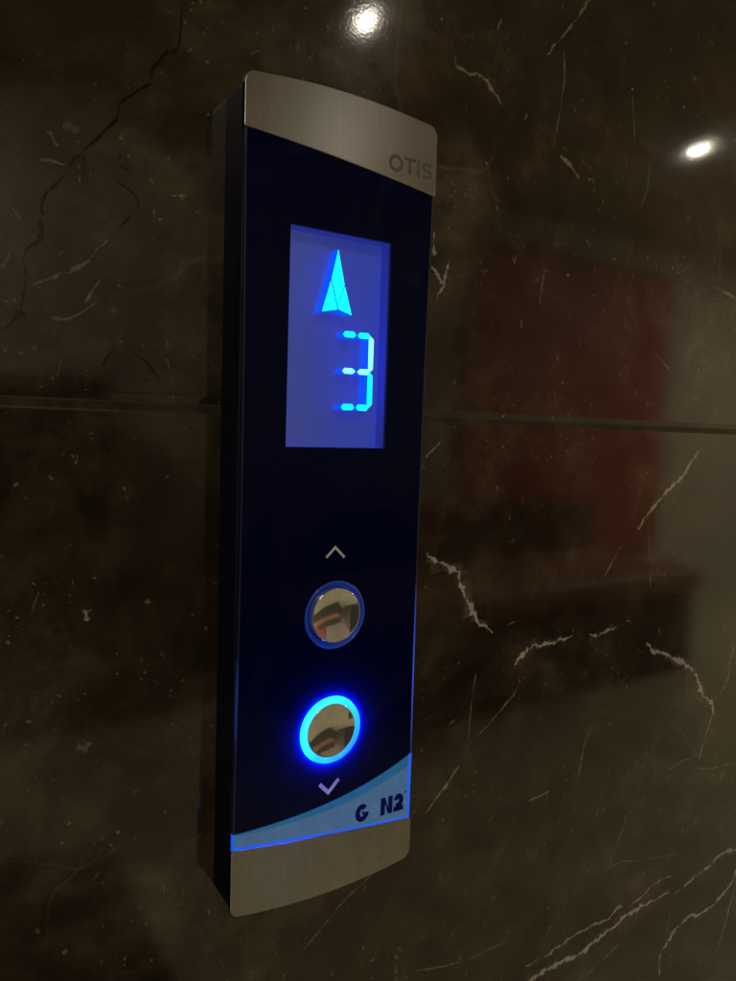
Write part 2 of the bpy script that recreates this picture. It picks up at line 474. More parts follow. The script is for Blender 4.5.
def side_glow_mat():
    """walls added behind a display segment: its blue glow painted as emission, fading with depth"""
    m, nt, out = new_mat('segment_painted_glow')
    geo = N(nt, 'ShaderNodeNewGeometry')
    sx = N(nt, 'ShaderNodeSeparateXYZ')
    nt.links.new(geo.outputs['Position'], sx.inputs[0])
    f = math_n(nt, 'DIVIDE', math_n(nt, 'ADD', sx.outputs[1], -(FRONT + 1.0) * MM), GLOW_DEPTH * MM, True)   # 0 at the front, 1 at the back
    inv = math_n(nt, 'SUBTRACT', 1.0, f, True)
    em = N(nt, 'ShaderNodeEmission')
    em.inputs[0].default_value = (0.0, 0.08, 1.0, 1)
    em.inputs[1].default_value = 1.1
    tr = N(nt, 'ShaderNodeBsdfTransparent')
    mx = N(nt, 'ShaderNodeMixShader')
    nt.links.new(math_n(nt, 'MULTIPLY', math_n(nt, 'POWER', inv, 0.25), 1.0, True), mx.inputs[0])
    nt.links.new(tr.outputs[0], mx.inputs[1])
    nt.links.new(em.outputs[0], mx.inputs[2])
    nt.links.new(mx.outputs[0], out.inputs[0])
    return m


def cover_mat():
    m, nt, out = new_mat('black_blue_acrylic')
    b = N(nt, 'ShaderNodeBsdfPrincipled')
    geo = N(nt, 'ShaderNodeNewGeometry')
    pos = geo.outputs['Position']
    sm = N(nt, 'ShaderNodeTexNoise')          # wiped finger grease
    sm.inputs['Scale'].default_value = 38
    sm.inputs['Detail'].default_value = 6
    sm.inputs['Distortion'].default_value = 1.2
    nt.links.new(pos, sm.inputs['Vector'])
    nt.links.new(math_n(nt, 'ADD', 0.04, math_n(nt, 'MULTIPLY', math_n(nt, 'SUBTRACT', sm.outputs[0], 0.42, True), 0.9)), b.inputs['Roughness'])
    vo = N(nt, 'ShaderNodeTexVoronoi')        # specks of dust
    vo.inputs['Scale'].default_value = 150
    nt.links.new(pos, vo.inputs['Vector'])
    sp = N(nt, 'ShaderNodeSeparateColor')
    nt.links.new(vo.outputs['Color'], sp.inputs[0])
    d = math_n(nt, 'MULTIPLY', math_n(nt, 'GREATER_THAN', sp.outputs[0], 0.955), math_n(nt, 'LESS_THAN', vo.outputs['Distance'], math_n(nt, 'MULTIPLY', sp.outputs[1], 0.07)))
    mx = N(nt, 'ShaderNodeMix', data_type='RGBA')
    nt.links.new(d, mx.inputs[0])
    mx.inputs[6].default_value = (0.0008, 0.0020, 0.023, 1)
    mx.inputs[7].default_value = (0.22, 0.22, 0.26, 1)
    nt.links.new(mx.outputs[2], b.inputs['Base Color'])
    b.inputs['Specular IOR Level'].default_value = 0.16
    b.inputs['Specular Tint'].default_value = (0.72, 0.85, 1.0, 1)
    nt.links.new(b.outputs[0], out.inputs[0])
    return m


def edge_glow_mat():
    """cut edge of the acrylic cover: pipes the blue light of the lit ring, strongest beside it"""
    m, nt, out = new_mat('cut_edge_painted_glow')
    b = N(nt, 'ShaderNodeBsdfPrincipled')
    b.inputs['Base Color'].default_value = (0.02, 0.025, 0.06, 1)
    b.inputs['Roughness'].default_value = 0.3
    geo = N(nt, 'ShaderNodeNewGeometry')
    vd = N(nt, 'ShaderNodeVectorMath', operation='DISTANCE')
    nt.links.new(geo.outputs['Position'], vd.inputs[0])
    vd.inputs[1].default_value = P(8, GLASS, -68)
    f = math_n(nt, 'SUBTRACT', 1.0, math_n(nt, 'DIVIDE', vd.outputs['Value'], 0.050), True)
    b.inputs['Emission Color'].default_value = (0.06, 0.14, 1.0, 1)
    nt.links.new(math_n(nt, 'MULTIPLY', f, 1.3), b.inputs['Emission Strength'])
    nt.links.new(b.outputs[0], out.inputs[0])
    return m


def lcd_mat():
    m, nt, out = new_mat('backlit_lcd_plate')
    b = N(nt, 'ShaderNodeBsdfPrincipled')
    b.inputs['Base Color'].default_value = (0.03, 0.06, 0.45, 1)
    b.inputs['Roughness'].default_value = 0.45
    geo = N(nt, 'ShaderNodeNewGeometry')
    sx = N(nt, 'ShaderNodeSeparateXYZ')
    nt.links.new(geo.outputs['Position'], sx.inputs[0])
    nz = N(nt, 'ShaderNodeTexNoise')
    nz.inputs['Scale'].default_value = 22
    nz.inputs['Detail'].default_value = 3
    nt.links.new(geo.outputs['Position'], nz.inputs['Vector'])
    t_ = math_n(nt, 'ADD', math_n(nt, 'DIVIDE', math_n(nt, 'ADD', sx.outputs[0], 0.022), 0.044), math_n(nt, 'MULTIPLY', math_n(nt, 'SUBTRACT', nz.outputs[0], .5), .5), True)
    nt.links.new(ramp(nt, t_, [(0.0, (0.032, 0.040, 0.115)), (0.55, (0.023, 0.031, 0.145)), (1.0, (0.016, 0.030, 0.21))]), b.inputs['Emission Color'])
    b.inputs['Emission Strength'].default_value = 1.0
    nt.links.new(b.outputs[0], out.inputs[0])
    return m


def mirror_mat():
    m, nt, out = new_mat('polished_steel_button')
    b = N(nt, 'ShaderNodeBsdfPrincipled')
    b.inputs['Base Color'].default_value = (0.80, 0.78, 0.78, 1)
    b.inputs['Metallic'].default_value = 0.92
    geo = N(nt, 'ShaderNodeNewGeometry')
    sm = N(nt, 'ShaderNodeTexNoise')
    sm.inputs['Scale'].default_value = 110
    sm.inputs['Detail'].default_value = 5
    sm.inputs['Distortion'].default_value = 1.5
    nt.links.new(geo.outputs['Position'], sm.inputs['Vector'])
    nt.links.new(math_n(nt, 'ADD', 0.025, math_n(nt, 'MULTIPLY', math_n(nt, 'SUBTRACT', sm.outputs[0], 0.48, True), 0.3)), b.inputs['Roughness'])
    sc_ = N(nt, 'ShaderNodeTexNoise')
    sc_.inputs['Scale'].default_value = 700
    nt.links.new(geo.outputs['Position'], sc_.inputs['Vector'])
    bp = N(nt, 'ShaderNodeBump')
    bp.inputs['Strength'].default_value = 0.02
    bp.inputs['Distance'].default_value = 0.0005
    nt.links.new(math_n(nt, 'ADD', sc_.outputs[0], sm.outputs[0]), bp.inputs['Height'])
    nt.links.new(bp.outputs[0], b.inputs['Normal'])
    nt.links.new(b.outputs[0], out.inputs[0])
    return m


def ring_mat():
    m, nt, out = new_mat('lit_cyan_ring')
    b = N(nt, 'ShaderNodeBsdfPrincipled')
    b.inputs['Base Color'].default_value = (0.05, 0.25, 0.4, 1)
    geo = N(nt, 'ShaderNodeNewGeometry')
    sx = N(nt, 'ShaderNodeSeparateXYZ')
    nt.links.new(geo.outputs['Position'], sx.inputs[0])
    nz = N(nt, 'ShaderNodeTexNoise')
    nz.inputs['Scale'].default_value = 130
    nt.links.new(geo.outputs['Position'], nz.inputs['Vector'])
    d = math_n(nt, 'DIVIDE', math_n(nt, 'SUBTRACT', math_n(nt, 'SUBTRACT', sx.outputs[0], math_n(nt, 'SUBTRACT', sx.outputs[2], Z0 - .085)), 0.001), 0.036)
    t_ = math_n(nt, 'ADD', math_n(nt, 'ADD', 0.5, d), math_n(nt, 'MULTIPLY', math_n(nt, 'SUBTRACT', nz.outputs[0], .5), .35), True)
    nt.links.new(ramp(nt, t_, [(0.0, (0.04, 0.85, 1.0)), (0.5, (0.0, 0.60, 1.0)), (0.78, (0.0, 0.33, 1.0)), (1.0, (0.0, 0.20, 0.95))]), b.inputs['Emission Color'])
    b.inputs['Emission Strength'].default_value = 1.25
    nt.links.new(b.outputs[0], out.inputs[0])
    return m


def pane_mat():
    m, nt, out = new_mat('clear_display_pane')
    tr = N(nt, 'ShaderNodeBsdfTransparent')
    tr.inputs[0].default_value = (0.97, 0.98, 1, 1)
    gl = N(nt, 'ShaderNodeBsdfGlossy')
    gl.inputs['Roughness'].default_value = 0.10
    fr = N(nt, 'ShaderNodeFresnel')
    fr.inputs[0].default_value = 1.45
    tc = N(nt, 'ShaderNodeTexCoord')
    nz = N(nt, 'ShaderNodeTexNoise')
    nz.inputs['Scale'].default_value = 120
    nt.links.new(tc.outputs['Object'], nz.inputs['Vector'])
    nt.links.new(math_n(nt, 'ADD', 0.06, math_n(nt, 'MULTIPLY', nz.outputs[0], 0.08)), gl.inputs['Roughness'])
    mx = N(nt, 'ShaderNodeMixShader')
    nt.links.new(fr.outputs[0], mx.inputs[0])
    nt.links.new(tr.outputs[0], mx.inputs[1])
    nt.links.new(gl.outputs[0], mx.inputs[2])
    nt.links.new(mx.outputs[0], out.inputs[0])
    return m


# ------------------------------------------------------------------ mesh helpers
def link(name, me, mats, parent=None):
    o = bpy.data.objects.new(name, me)
    C.objects.link(o)
    for m in (mats if isinstance(mats, (list, tuple)) else [mats]):
        me.materials.append(m)
    if parent is not None:
        o.parent = parent
        o.matrix_parent_inverse = parent.matrix_world.inverted()
    return o


def empty(name, loc):
    o = bpy.data.objects.new(name, None)
    o.empty_display_size = 0.05
    C.objects.link(o)
    o.location = loc
    o.matrix_world = Matrix.Translation(loc)
    return o


def tag(o, label=None, cat=None, group=None, kind=None):
    if label:
        o['label'] = label
    if cat:
        o['category'] = cat
    if group:
        o['group'] = group
    if kind:
        o['kind'] = kind
    return o


def from_bm(name, bm, mats, parent=None, smooth=False):
    me = bpy.data.meshes.new(name)
    bm.normal_update()
    bm.to_mesh(me)
    bm.free()
    if smooth:
        for p in me.polygons:
            p.use_smooth = True
    return link(name, me, mats, parent)


def plan_uv(me):
    uv = me.uv_layers.get('plan') or me.uv_layers.new(name='plan')
    for lp in me.loops:
        v = me.vertices[lp.vertex_index].co
        uv.data[lp.index].uv = (v.x * 10, v.z * 10)


def plate(name, loops, yfront, yback, mats, parent=None, bevel=0.0, smooth=False):
    """solid plate cut from the closed outlines in loops (mm, x/z; later ones are holes), between two depths (mm, negative = towards the room)"""
    cu = bpy.data.curves.new(name, 'CURVE')
    cu.dimensions = '2D'
    cu.fill_mode = 'BOTH'
    for lp in loops:
        s = cu.splines.new('POLY')
        s.points.add(len(lp) - 1)
        for i, (x, z) in enumerate(lp):
            s.points[i].co = (x * MM, z * MM, 0, 1)
        s.use_cyclic_u = True
    th = abs(yback - yfront) * MM
    cu.extrude = max(th / 2 - bevel * MM, 0.000001)
    cu.bevel_depth = bevel * MM
    cu.bevel_resolution = 2 if bevel else 0
    cu.offset = -bevel * MM
    tmp = bpy.data.objects.new('tmp', cu)
    C.objects.link(tmp)
    bpy.context.view_layer.update()
    me = bpy.data.meshes.new_from_object(tmp.evaluated_get(bpy.context.evaluated_depsgraph_get()))
    bpy.data.objects.remove(tmp)
    bpy.data.curves.remove(cu)
    yc = (yfront + yback) / 2 * MM
    me.transform(Matrix.Translation((0, yc, Z0)) @ Matrix.Rotation(math.pi / 2, 4, 'X'))
    me.materials.clear()
    plan_uv(me)
    for p in me.polygons:
        p.use_smooth = False
    return link(name, me, mats, parent)


def text_mesh(name, s, x0, x1, zb, h, yfront, mat, parent, weight=0.0, thick=0.06):
    """lettering fitted between x0 and x1, baseline zb, height h (mm)"""
    cu = bpy.data.curves.new(name, 'FONT')
    cu.body = s
    cu.size = 1.0
    cu.extrude = 0.0
    cu.offset = weight
    tmp = bpy.data.objects.new('tmp', cu)
    C.objects.link(tmp)
    bpy.context.view_layer.update()
    me = bpy.data.meshes.new_from_object(tmp.evaluated_get(bpy.context.evaluated_depsgraph_get()))
    bpy.data.objects.remove(tmp)
    xs = [v.co.x for v in me.vertices]
    ys = [v.co.y for v in me.vertices]
    ax, bx, ay, by = min(xs), max(xs), min(ys), max(ys)
    for v in me.vertices:
        X = x0 + (v.co.x - ax) / (bx - ax) * (x1 - x0)
        Z = zb + (v.co.y - ay) / (by - ay) * h
        v.co = P(X, yfront, Z)
    me.materials.clear()
    bm = bmesh.new()
    bm.from_mesh(me)
    bmesh.ops.recalc_face_normals(bm, faces=bm.faces)
    if bm.faces and sum(f.normal.y for f in bm.faces) > 0:
        bmesh.ops.reverse_faces(bm, faces=bm.faces)
    r = bmesh.ops.extrude_face_region(bm, geom=bm.faces[:])
    for v in [g for g in r['geom'] if isinstance(g, bmesh.types.BMVert)]:
        v.co.y -= thick * MM
    bmesh.ops.recalc_face_normals(bm, faces=bm.faces)
    bm.to_mesh(me)
    bm.free()
    plan_uv(me)
    return link(name, me, mat, parent)


def letters(name, s, x0, x1, zb, h, wd, yfront, mat, parent, gap=0.55):
    """heavy sans capitals drawn as constant-stroke outlines, fitted between x0 and x1 (mm)"""
    unit = {'O': 1.15, 'T': .95, 'I': .34, 'S': .9, 'G': 1.1, 'N': 1.1, '2': .92}
    tot = sum(unit[c] for c in s)
    k = (x1 - x0 - gap * (len(s) - 1)) / tot
    bm = bmesh.new()
    hw = wd / 2

    def stroke(pts, closed=False):
        n = len(pts)
        prev = None
        first = None
        for i in range(n):
            if closed:
                a, b = Vector(pts[i - 1]), Vector(pts[(i + 1) % n])
            else:
                a, b = Vector(pts[max(i - 1, 0)]), Vector(pts[min(i + 1, n - 1)])
            d = (b - a).normalized()
            nx, nz = -d.y * hw, d.x * hw
            q = (bm.verts.new(P(pts[i][0] + nx, yfront, pts[i][1] + nz)), bm.verts.new(P(pts[i][0] - nx, yfront, pts[i][1] - nz)))
            if prev:
                bm.faces.new((prev[0], prev[1], q[1], q[0]))
            else:
                first = q
            prev = q
        if closed:
            bm.faces.new((prev[0], prev[1], first[1], first[0]))

    def poly(pts):
        bm.faces.new([bm.verts.new(P(x, yfront, z)) for x, z in pts])

    def arc(cx, cz, rx, rz, a0, a1, n=20):
        return [(cx + rx * math.cos(math.radians(a0 + (a1 - a0) * i / n)), cz + rz * math.sin(math.radians(a0 + (a1 - a0) * i / n))) for i in range(n + 1)]
    x = x0
    zt = zb + h
    for c in s:
        w_ = unit[c] * k
        xr = x + w_
        cx, cz = (x + xr) / 2, zb + h / 2
        rx, rz = w_ / 2 - hw, h / 2 - hw
        if c == 'O':
            stroke(arc(cx, cz, rx, rz, 0, 360, 40)[:-1], True)
        elif c == 'I':
            poly([(cx - hw, zb), (cx + hw, zb), (cx + hw, zt), (cx - hw, zt)])
        elif c == 'T':
            poly([(cx - hw, zb), (cx + hw, zb), (cx + hw, zt - wd), (xr, zt - wd), (xr, zt), (x, zt), (x, zt - wd), (cx - hw, zt - wd)])
        elif c == 'N':
            poly([(x, zb), (x + wd, zb), (x + wd, zt - wd * 1.25), (x + wd, zt), (x, zt)])
            poly([(x + wd, zt), (x + wd, zt - wd * 1.25), (xr - wd, zb), (xr - wd, zb + wd * 1.25)])
            poly([(xr - wd, zb), (xr, zb), (xr, zt), (xr - wd, zt), (xr - wd, zb + wd * 1.25)])
        elif c == 'S':
            r2 = (h - wd) / 4
            stroke(arc(cx, zt - hw - r2, rx, r2, 25, 270, 18) + arc(cx, zb + hw + r2, rx, r2, 90, -155, 18)[1:])
        elif c == 'G':
            stroke(arc(cx, cz, rx, rz, 42, 322, 30) + [(xr - hw, cz - rz * .55), (xr - hw, cz - .0)])
            poly([(cx + .1, cz - hw * .55), (xr - wd, cz - hw * .55), (xr - wd, cz + hw * .55), (cx + .1, cz + hw * .55)])
        elif c == '2':
            r2 = h * .27
            stroke(arc(cx, zt - hw - r2, rx, r2, 165, -25, 18) + [(x + hw * 1.25, zb + wd * .95)])
            poly([(x, zb), (xr, zb), (xr, zb + wd), (x, zb + wd)])
        x = xr + gap
    bmesh.ops.recalc_face_normals(bm, faces=bm.faces)
    for f in bm.faces:
        f.normal_update()
        if f.normal.y > 0:
            f.normal_flip()
    r = bmesh.ops.extrude_face_region(bm, geom=bm.faces[:])
    for i, v in enumerate([g for g in r['geom'] if isinstance(g, bmesh.types.BMVert)]):
        v.co.y -= 0.06 * MM
    # overlapping strokes get their own height so that no two faces share a plane
    bmesh.ops.recalc_face_normals(bm, faces=bm.faces)
    o = from_bm(name, bm, mat, parent)
    plan_uv(o.data)
    return o


def lathe(name, prof, cx, cz, yb, mat, parent, seg=96, mats=None):
    """revolve (radius, height-towards-room) pairs about the wall normal through (cx, cz), mm"""
    bm = bmesh.new()
    rings = []
    for r, h in prof:
        if r < 1e-6:
            rings.append([bm.verts.new(P(cx, yb - h, cz))])
        else:
            rings.append([bm.verts.new(P(cx + r * math.cos(2 * math.pi * k / seg), yb - h, cz + r * math.sin(2 * math.pi * k / seg))) for k in range(seg)])
    for a, b in zip(rings, rings[1:]):
        for k in range(seg):
            k2 = (k + 1) % seg
            if len(a) == 1:
                bm.faces.new((a[0], b[k], b[k2]))
            elif len(b) == 1:
                bm.faces.new((a[k], a[k2], b[0]))
            else:
                bm.faces.new((a[k], a[k2], b[k2], b[k]))
    bmesh.ops.recalc_face_normals(bm, faces=bm.faces)
    o = from_bm(name, bm, mat, parent, smooth=True)
    return o


def box_bm(bm, lo, hi):
    vs = [bm.verts.new((x, y, z)) for x in (lo[0], hi[0]) for y in (lo[1], hi[1]) for z in (lo[2], hi[2])]
    fs = [bm.faces.new([vs[i] for i in q]) for q in ((0, 1, 3, 2), (4, 6, 7, 5), (0, 4, 5, 1), (2, 3, 7, 6), (0, 2, 6, 4), (1, 5, 7, 3))]
    return vs, fs


def box(name, lo, hi, mat, parent=None, bevel=0.0, seg=2):
    bm = bmesh.new()
    box_bm(bm, lo, hi)
    bmesh.ops.recalc_face_normals(bm, faces=bm.faces)
    if bevel:
        bmesh.ops.bevel(bm, geom=bm.edges[:], offset=bevel, segments=seg, affect='EDGES', profile=0.6)
    return from_bm(name, bm, mat, parent)


def interp(pts, n):
    """n points along a polyline of (x, z), smooth (catmull-rom)"""
    res = []
    m = len(pts)
    for i in range(m - 1):
        p0 = pts[max(i - 1, 0)]
        p1, p2 = pts[i], pts[i + 1]
        p3 = pts[min(i + 2, m - 1)]
        for k in range(n):
            t = k / n
            res.append(tuple(0.5 * ((2 * p1[j]) + (-p0[j] + p2[j]) * t + (2 * p0[j] - 5 * p1[j] + 4 * p2[j] - p3[j]) * t * t + (-p0[j] + 3 * p1[j] - 3 * p2[j] + p3[j]) * t ** 3) for j in (0, 1)))
    res.append(tuple(pts[-1]))
    return res


def yat(curve, x):
    """z of a sampled curve (sorted by x) at x"""
    for (x0, z0), (x1, z1) in zip(curve, curve[1:]):
        if x <= x1:
            break
    return z0 + (z1 - z0) * (x - x0) / (x1 - x0)


# ------------------------------------------------------------------ sizes of the panel (mm)
FRONT = -17.8          # front face of the steel caps
GLASS = -17.5          # front face of the black cover
BODYF = -15.6          # front of the plastic body
HW = 40.0
GLOW_DEPTH = 6.2            # depth of the painted glow walls behind the segments
WIN = (-21.9, 20.8, 23.6, 101.3)
BTN = ((0.7, -40.0), (0.1, -85.0))
RING = 13.1


def top_z(x, hw=HW):
    return 147.6 + 2.9 * (1 - (x / hw) ** 2)


def bot_z(x, hw=HW):
    return -147.6 - 3.4 * (1 - (x / hw) ** 2)


def top_in(x):
    t = (x + 40) / 80
    return 130.0 - 4.6 * t - 3.4 * t * t


def bot_in(x):
    t = (x + 40) / 80
    return -122.4 - 10.6 * t + 2.2 * t * t


def blue_top(x):
    t = (x + 40) / 80
    return -116.6 - 1.6 * t + 8.0 * t * t + 8.0 * t ** 3


def rounded_cap(f_out, f_in, hw, r, sgn):
    """closed outline between an arched outer edge with rounded corners and an inner edge"""
    pts = []
    nseg = 8
    zl, zr = f_out(-hw), f_out(hw)
    # left corner
    for k in range(nseg + 1):
        a = math.pi - (math.pi / 2) * k / nseg
        pts.append((-hw + r + r * math.cos(a), zl + sgn * (-r + r * math.sin(a)) + sgn * 0.55 * k / nseg))
    for k in range(1, 24):
        x = (-hw + r) + (2 * hw - 2 * r) * k / 24
        pts.append((x, f_out(x)))
    for k in range(nseg + 1):
        a = math.pi / 2 - (math.pi / 2) * k / nseg
        pts.append((hw - r + r * math.cos(a), zr + sgn * (-r + r * math.sin(a)) + sgn * 0.55 * (1 - k / nseg)))
    for k in range(25):
        x = hw - 2 * hw * k / 24
        pts.append((x, f_in(x)))
    return pts


def side_x(z, hw):
    """the cover is very slightly waisted"""
    return hw - 0.75 * max(0.0, 1 - (z / 110.0) ** 2)


# ------------------------------------------------------------------ materials
M_marble = marble_mat()
M_vein = vein_mat('pale_calcite_vein', (0.46, 0.41, 0.33))
M_crack = vein_mat('dark_fissure', (0.004, 0.0032, 0.0025))
M_grout = simple('grey_grout', (0.02, 0.018, 0.015), 0.8, bump=0.5, scale=900)
M_steel = brushed_mat()
M_steel_top = brushed_mat('brushed_steel_cambered', True)
M_glass = cover_mat()
M_body = simple('dark_blue_body', (0.0015, 0.002, 0.02), 0.5, bump=0.15, scale=1500, spec=0.25)
M_rim = simple('clear_blue_cover_edge', (0.01, 0.015, 0.09), 0.2, scale=100)
M_letter = simple('etched_grey_lettering', (0.08, 0.076, 0.066), 0.6, metal=0.0, scale=400)
M_navy = simple('navy_print', (0.003, 0.005, 0.16), 0.6, scale=300, spec=0.1)
M_pale = simple('pale_print', (0.14, 0.27, 0.44), 0.45, scale=300, emit=(0.10, 0.30, 0.75), es=0.15)
M_white = simple('white_print', (0.5, 0.5, 0.52), 0.5, scale=300)
M_lilac = simple('white_print_near_lit_ring', (0.5, 0.5, 0.52), 0.5, scale=300)
M_band = simple('pale_blue_acrylic', (0.10, 0.22, 0.40), 0.3, emit=(0.10, 0.30, 0.75), es=0.15, scale=200)
M_stripe = simple('deeper_blue_acrylic', (0.03, 0.20, 0.40), 0.3, emit=(0.0, 0.20, 0.60), es=0.17, scale=200)
M_edge = emit_mat('edge_lit_blue_acrylic', (0.02, 0.15, 1.0), 0.62)
M_mirror = mirror_mat()
M_ring_off = simple('unlit_ring_painted_glow', (0.02, 0.05, 0.22), 0.18, emit=(0.0, 0.05, 0.6), es=0.16, scale=100)  # faint blue glow painted into the unlit ring as emission
M_ring_on = ring_mat()
M_cut_glow = edge_glow_mat()
M_ring_side = emit_mat('lit_blue_ring_side', (0.0, 0.035, 1.0), 680.0)
M_well = simple('blue_inner_wall', (0.02, 0.06, 0.5), 0.35, scale=100)
M_lcd = lcd_mat()
M_lcd_wall = simple('lcd_side_wall', (0.03, 0.05, 0.5), 0.4, emit=(0.02, 0.036, 0.22), es=0.42, scale=30)
M_seg = emit_mat('cyan_segment', (0.0, 0.90, 1.0), 1.5)
M_seg_hot = emit_mat('pale_cyan_segment', (0.22, 1.0, 0.90), 1.5)
M_side_glow = side_glow_mat()
M_pane = pane_mat()
M_plaster = simple('beige_plaster', (0.54, 0.49, 0.37), 0.85, bump=0.3, scale=60)
M_ceil = simple('cream_ceiling', (0.55, 0.51, 0.40), 0.9, scale=20)
M_floor = simple('beige_floor_tile', (0.46, 0.43, 0.27), 0.35, scale=8, vary=0.2)
M_red = simple('red_painted_panel', (0.40, 0.07, 0.045), 0.5, scale=10)
M_brown = simple('dark_brown_leather', (0.035, 0.020, 0.012), 0.45, scale=60, vary=0.3)
M_mat = simple('dark_brown_pile', (0.02, 0.014, 0.01), 0.95, bump=0.8, scale=500)
M_vest = simple('black_lacquer', (0.012, 0.012, 0.014), 0.3)
M_cushion = simple('brown_cushion', (0.10, 0.05, 0.03), 0.8, scale=60, vary=0.2)
M_tan = simple('tan_leather', (0.34, 0.15, 0.085), 0.45, scale=60, vary=0.25)
M_lamp_metal = simple('lamp_trim', (0.10, 0.10, 0.09), 0.5)
M_lamp = emit_mat('lamp_lens', (1.0, 0.93, 0.72), 30.0)
M_diff = emit_mat('fill_light_diffuser', (1.0, 0.93, 0.78), 3.0)

# ------------------------------------------------------------------ the marble wall
JZ = 37.4              # the joint that runs behind the panel


def build_wall():
    bm = bmesh.new()
    uvl = bm.loops.layers.uv.new('vein')
    xs = [-2500, -1300, -500, 700, 1900, 3100, 4300, 5500]
    zs = [-1150, -562.6, JZ, 637.4, 1237.4, 1400]
    gw, gd = 3.1, 1.1

    def slab(x0, x1, z0, z1):
        o = [(x0, z0), (x1, z0), (x1, z1), (x0, z1)]
        ring0 = [bm.verts.new(P(x + (0.25 if x == x0 else -0.25), gd, z + (0.25 if z == z0 else -0.25))) for x, z in o]
        mid = [bm.verts.new(P(x + (gw * 0.93 if x == x0 else -gw * 0.93), 0.035, z + (gw * 0.93 if z == z0 else -gw * 0.93))) for x, z in o]
        ring1 = [bm.verts.new(P(x + ((gw + .4) if x == x0 else -(gw + .4)), 0, z + ((gw + .4) if z == z0 else -(gw + .4)))) for x, z in o]
        bm.faces.new(ring1)
        for a, b in ((ring1, mid), (mid, ring0)):
            for k in range(4):
                bm.faces.new((a[(k + 1) % 4], a[k], b[k], b[(k + 1) % 4]))
    for i in range(len(xs) - 1):
        for j in range(len(zs) - 1):
            slab(xs[i], xs[i + 1], zs[j], zs[j + 1])
    # grout and the wall's body behind the slabs
    vs, fs = box_bm(bm, P(xs[0], gd - 0.03, zs[0]), P(xs[-1], 160, zs[-1]))
    for f in fs:
        f.material_index = 3
    bmesh.ops.recalc_face_normals(bm, faces=bm.faces)

    def ribbon(width, bright, pts, mi, lift):
        sub = max(5, int(26 / max(1, len(pts) ** 0.5)))
        q = interp(pts, sub if len(pts) > 3 else 5)
        L = len(q)
        prev = None
        seed = random.uniform(0, 100)
        for i, (x, z) in enumerate(q):
            x2, z2 = q[min(i + 1, L - 1)]
            x1, z1 = q[max(i - 1, 0)]
            dx, dz = x2 - x1, z2 - z1
            l = math.hypot(dx, dz) or 1
            nx, nz = -dz / l, dx / l
            j = (noise.noise(Vector((i * 0.22, seed, 0))) * 1.0 + noise.noise(Vector((i * 0.8, seed, 9))) * 0.5) * width * .65 if L > 11 else 0
            taper = min(1, 0.35 + 1.3 * min(i, L - 1 - i) / max(1, L * 0.35))
            hw = width * 0.62 * taper * max(.25, 1 + 1.0 * noise.noise(Vector((i * 0.30, seed, 5))) + .6 * noise.noise(Vector((i * 0.9, seed, 7))))
            cx, cz = x + nx * j, z + nz * j
            a = bm.verts.new(P(cx + nx * hw, -lift, cz + nz * hw))
            b = bm.verts.new(P(cx - nx * hw, -lift, cz - nz * hw))
            if prev:
                f = bm.faces.new((prev[0], prev[1], b, a))
                f.material_index = mi
                f.normal_update()
                vv = (1, -1, -1, 1)
                if f.normal.y > 0:
                    f.normal_flip()
                for lp in f.loops:
                    top = lp.vert in (prev[0], a)
                    lp[uvl].uv = (bright, 1 if top else -1)
            prev = (a, b)
    lift = 0.03
    for wd, br, pts in VEINS:
        if len(pts) == 2 and math.dist(pts[0], pts[1]) < 2.6:
            wd, br = wd * .62, br * .8
        if br >= .6:
            wd, br = wd * 1.2, br * 1.25
        if br > 0 and pts[0][0] < -40:
            br *= .7
        near_joint = [p for p in pts if abs(p[1] - JZ) < 4.2]
        if near_joint:
            pts = [p for p in pts if abs(p[1] - JZ) >= 4.2]
            if len(pts) < 2:
                continue
        lift += 0.0006
        if br >= .6 and len(pts) > 2:      # soft cloudy halo of the strong veins
            ribbon(wd * 3.2, min(.16, br * .13), pts, 1, lift)
            lift += 0.0006
        if br < 0:
            ribbon(wd * 1.1, 0.85, pts, 2, lift)
        else:
            ribbon(wd * 1.5, min(1, br * 1.15), pts, 1, lift)
    # scattered short flecks over the rest of the wall
    for k in range(900):
        x, z = random.uniform(-330, 520), random.uniform(-420, 420)
        if abs(z - JZ) < 9:
            continue
        a = random.gauss(1.15, 0.5)
        l = random.choice((0.6, 0.8, 1.0, 1.4, 2.4)) * random.uniform(0.6, 1.3)
        lift += 0.0003
        ribbon(random.uniform(0.35, 0.95), random.uniform(0.10, 0.38), [(x - l * math.cos(a), z - l * math.sin(a)), (x, z + random.uniform(-.2, .2)), (x + l * math.cos(a), z + l * math.sin(a))], 1, lift)
    # larger veins of the neighbouring slabs, away from the panel
    for k in range(46):
        x, z = random.uniform(-1500, 2400), random.uniform(-1000, 1300)
        if -260 < x < 460 and -330 < z < 400:
            continue
        a = random.gauss(0.9, 0.35)
        pts = []
        for s in range(7):
            pts.append((x, z))
            a += random.gauss(0, 0.25)
            x += 26 * math.cos(a)
            z += 26 * math.sin(a)
        if any(min(abs(p[1] - j) for j in zs) < 34 for p in pts):
            continue
        lift += 0.0006
        ribbon(random.uniform(0.6, 1.8), random.uniform(0.3, 0.7), pts, 1, lift)
    o = from_bm('marble_wall', bm, [M_marble, M_vein, M_crack, M_grout])
    tag(o, 'polished dark brown marble wall with white veins and one long horizontal joint', 'wall')
    return o


build_wall()

# ------------------------------------------------------------------ the rest of the lobby, seen as reflections in the stone and steel, with added fill lights and mat
XL, XR, YB, YW, ZF, ZC = -2.5, 5.5, -3.0, 0.0, 0.0, 2.55


def sheet(name, pts, mat, label=None):
    bm = bmesh.new()
    vs = [bm.verts.new(p) for p in pts]
    bm.faces.new(vs)
    o = from_bm(name, bm, mat)
    tag(o, label, kind='structure')
    return o


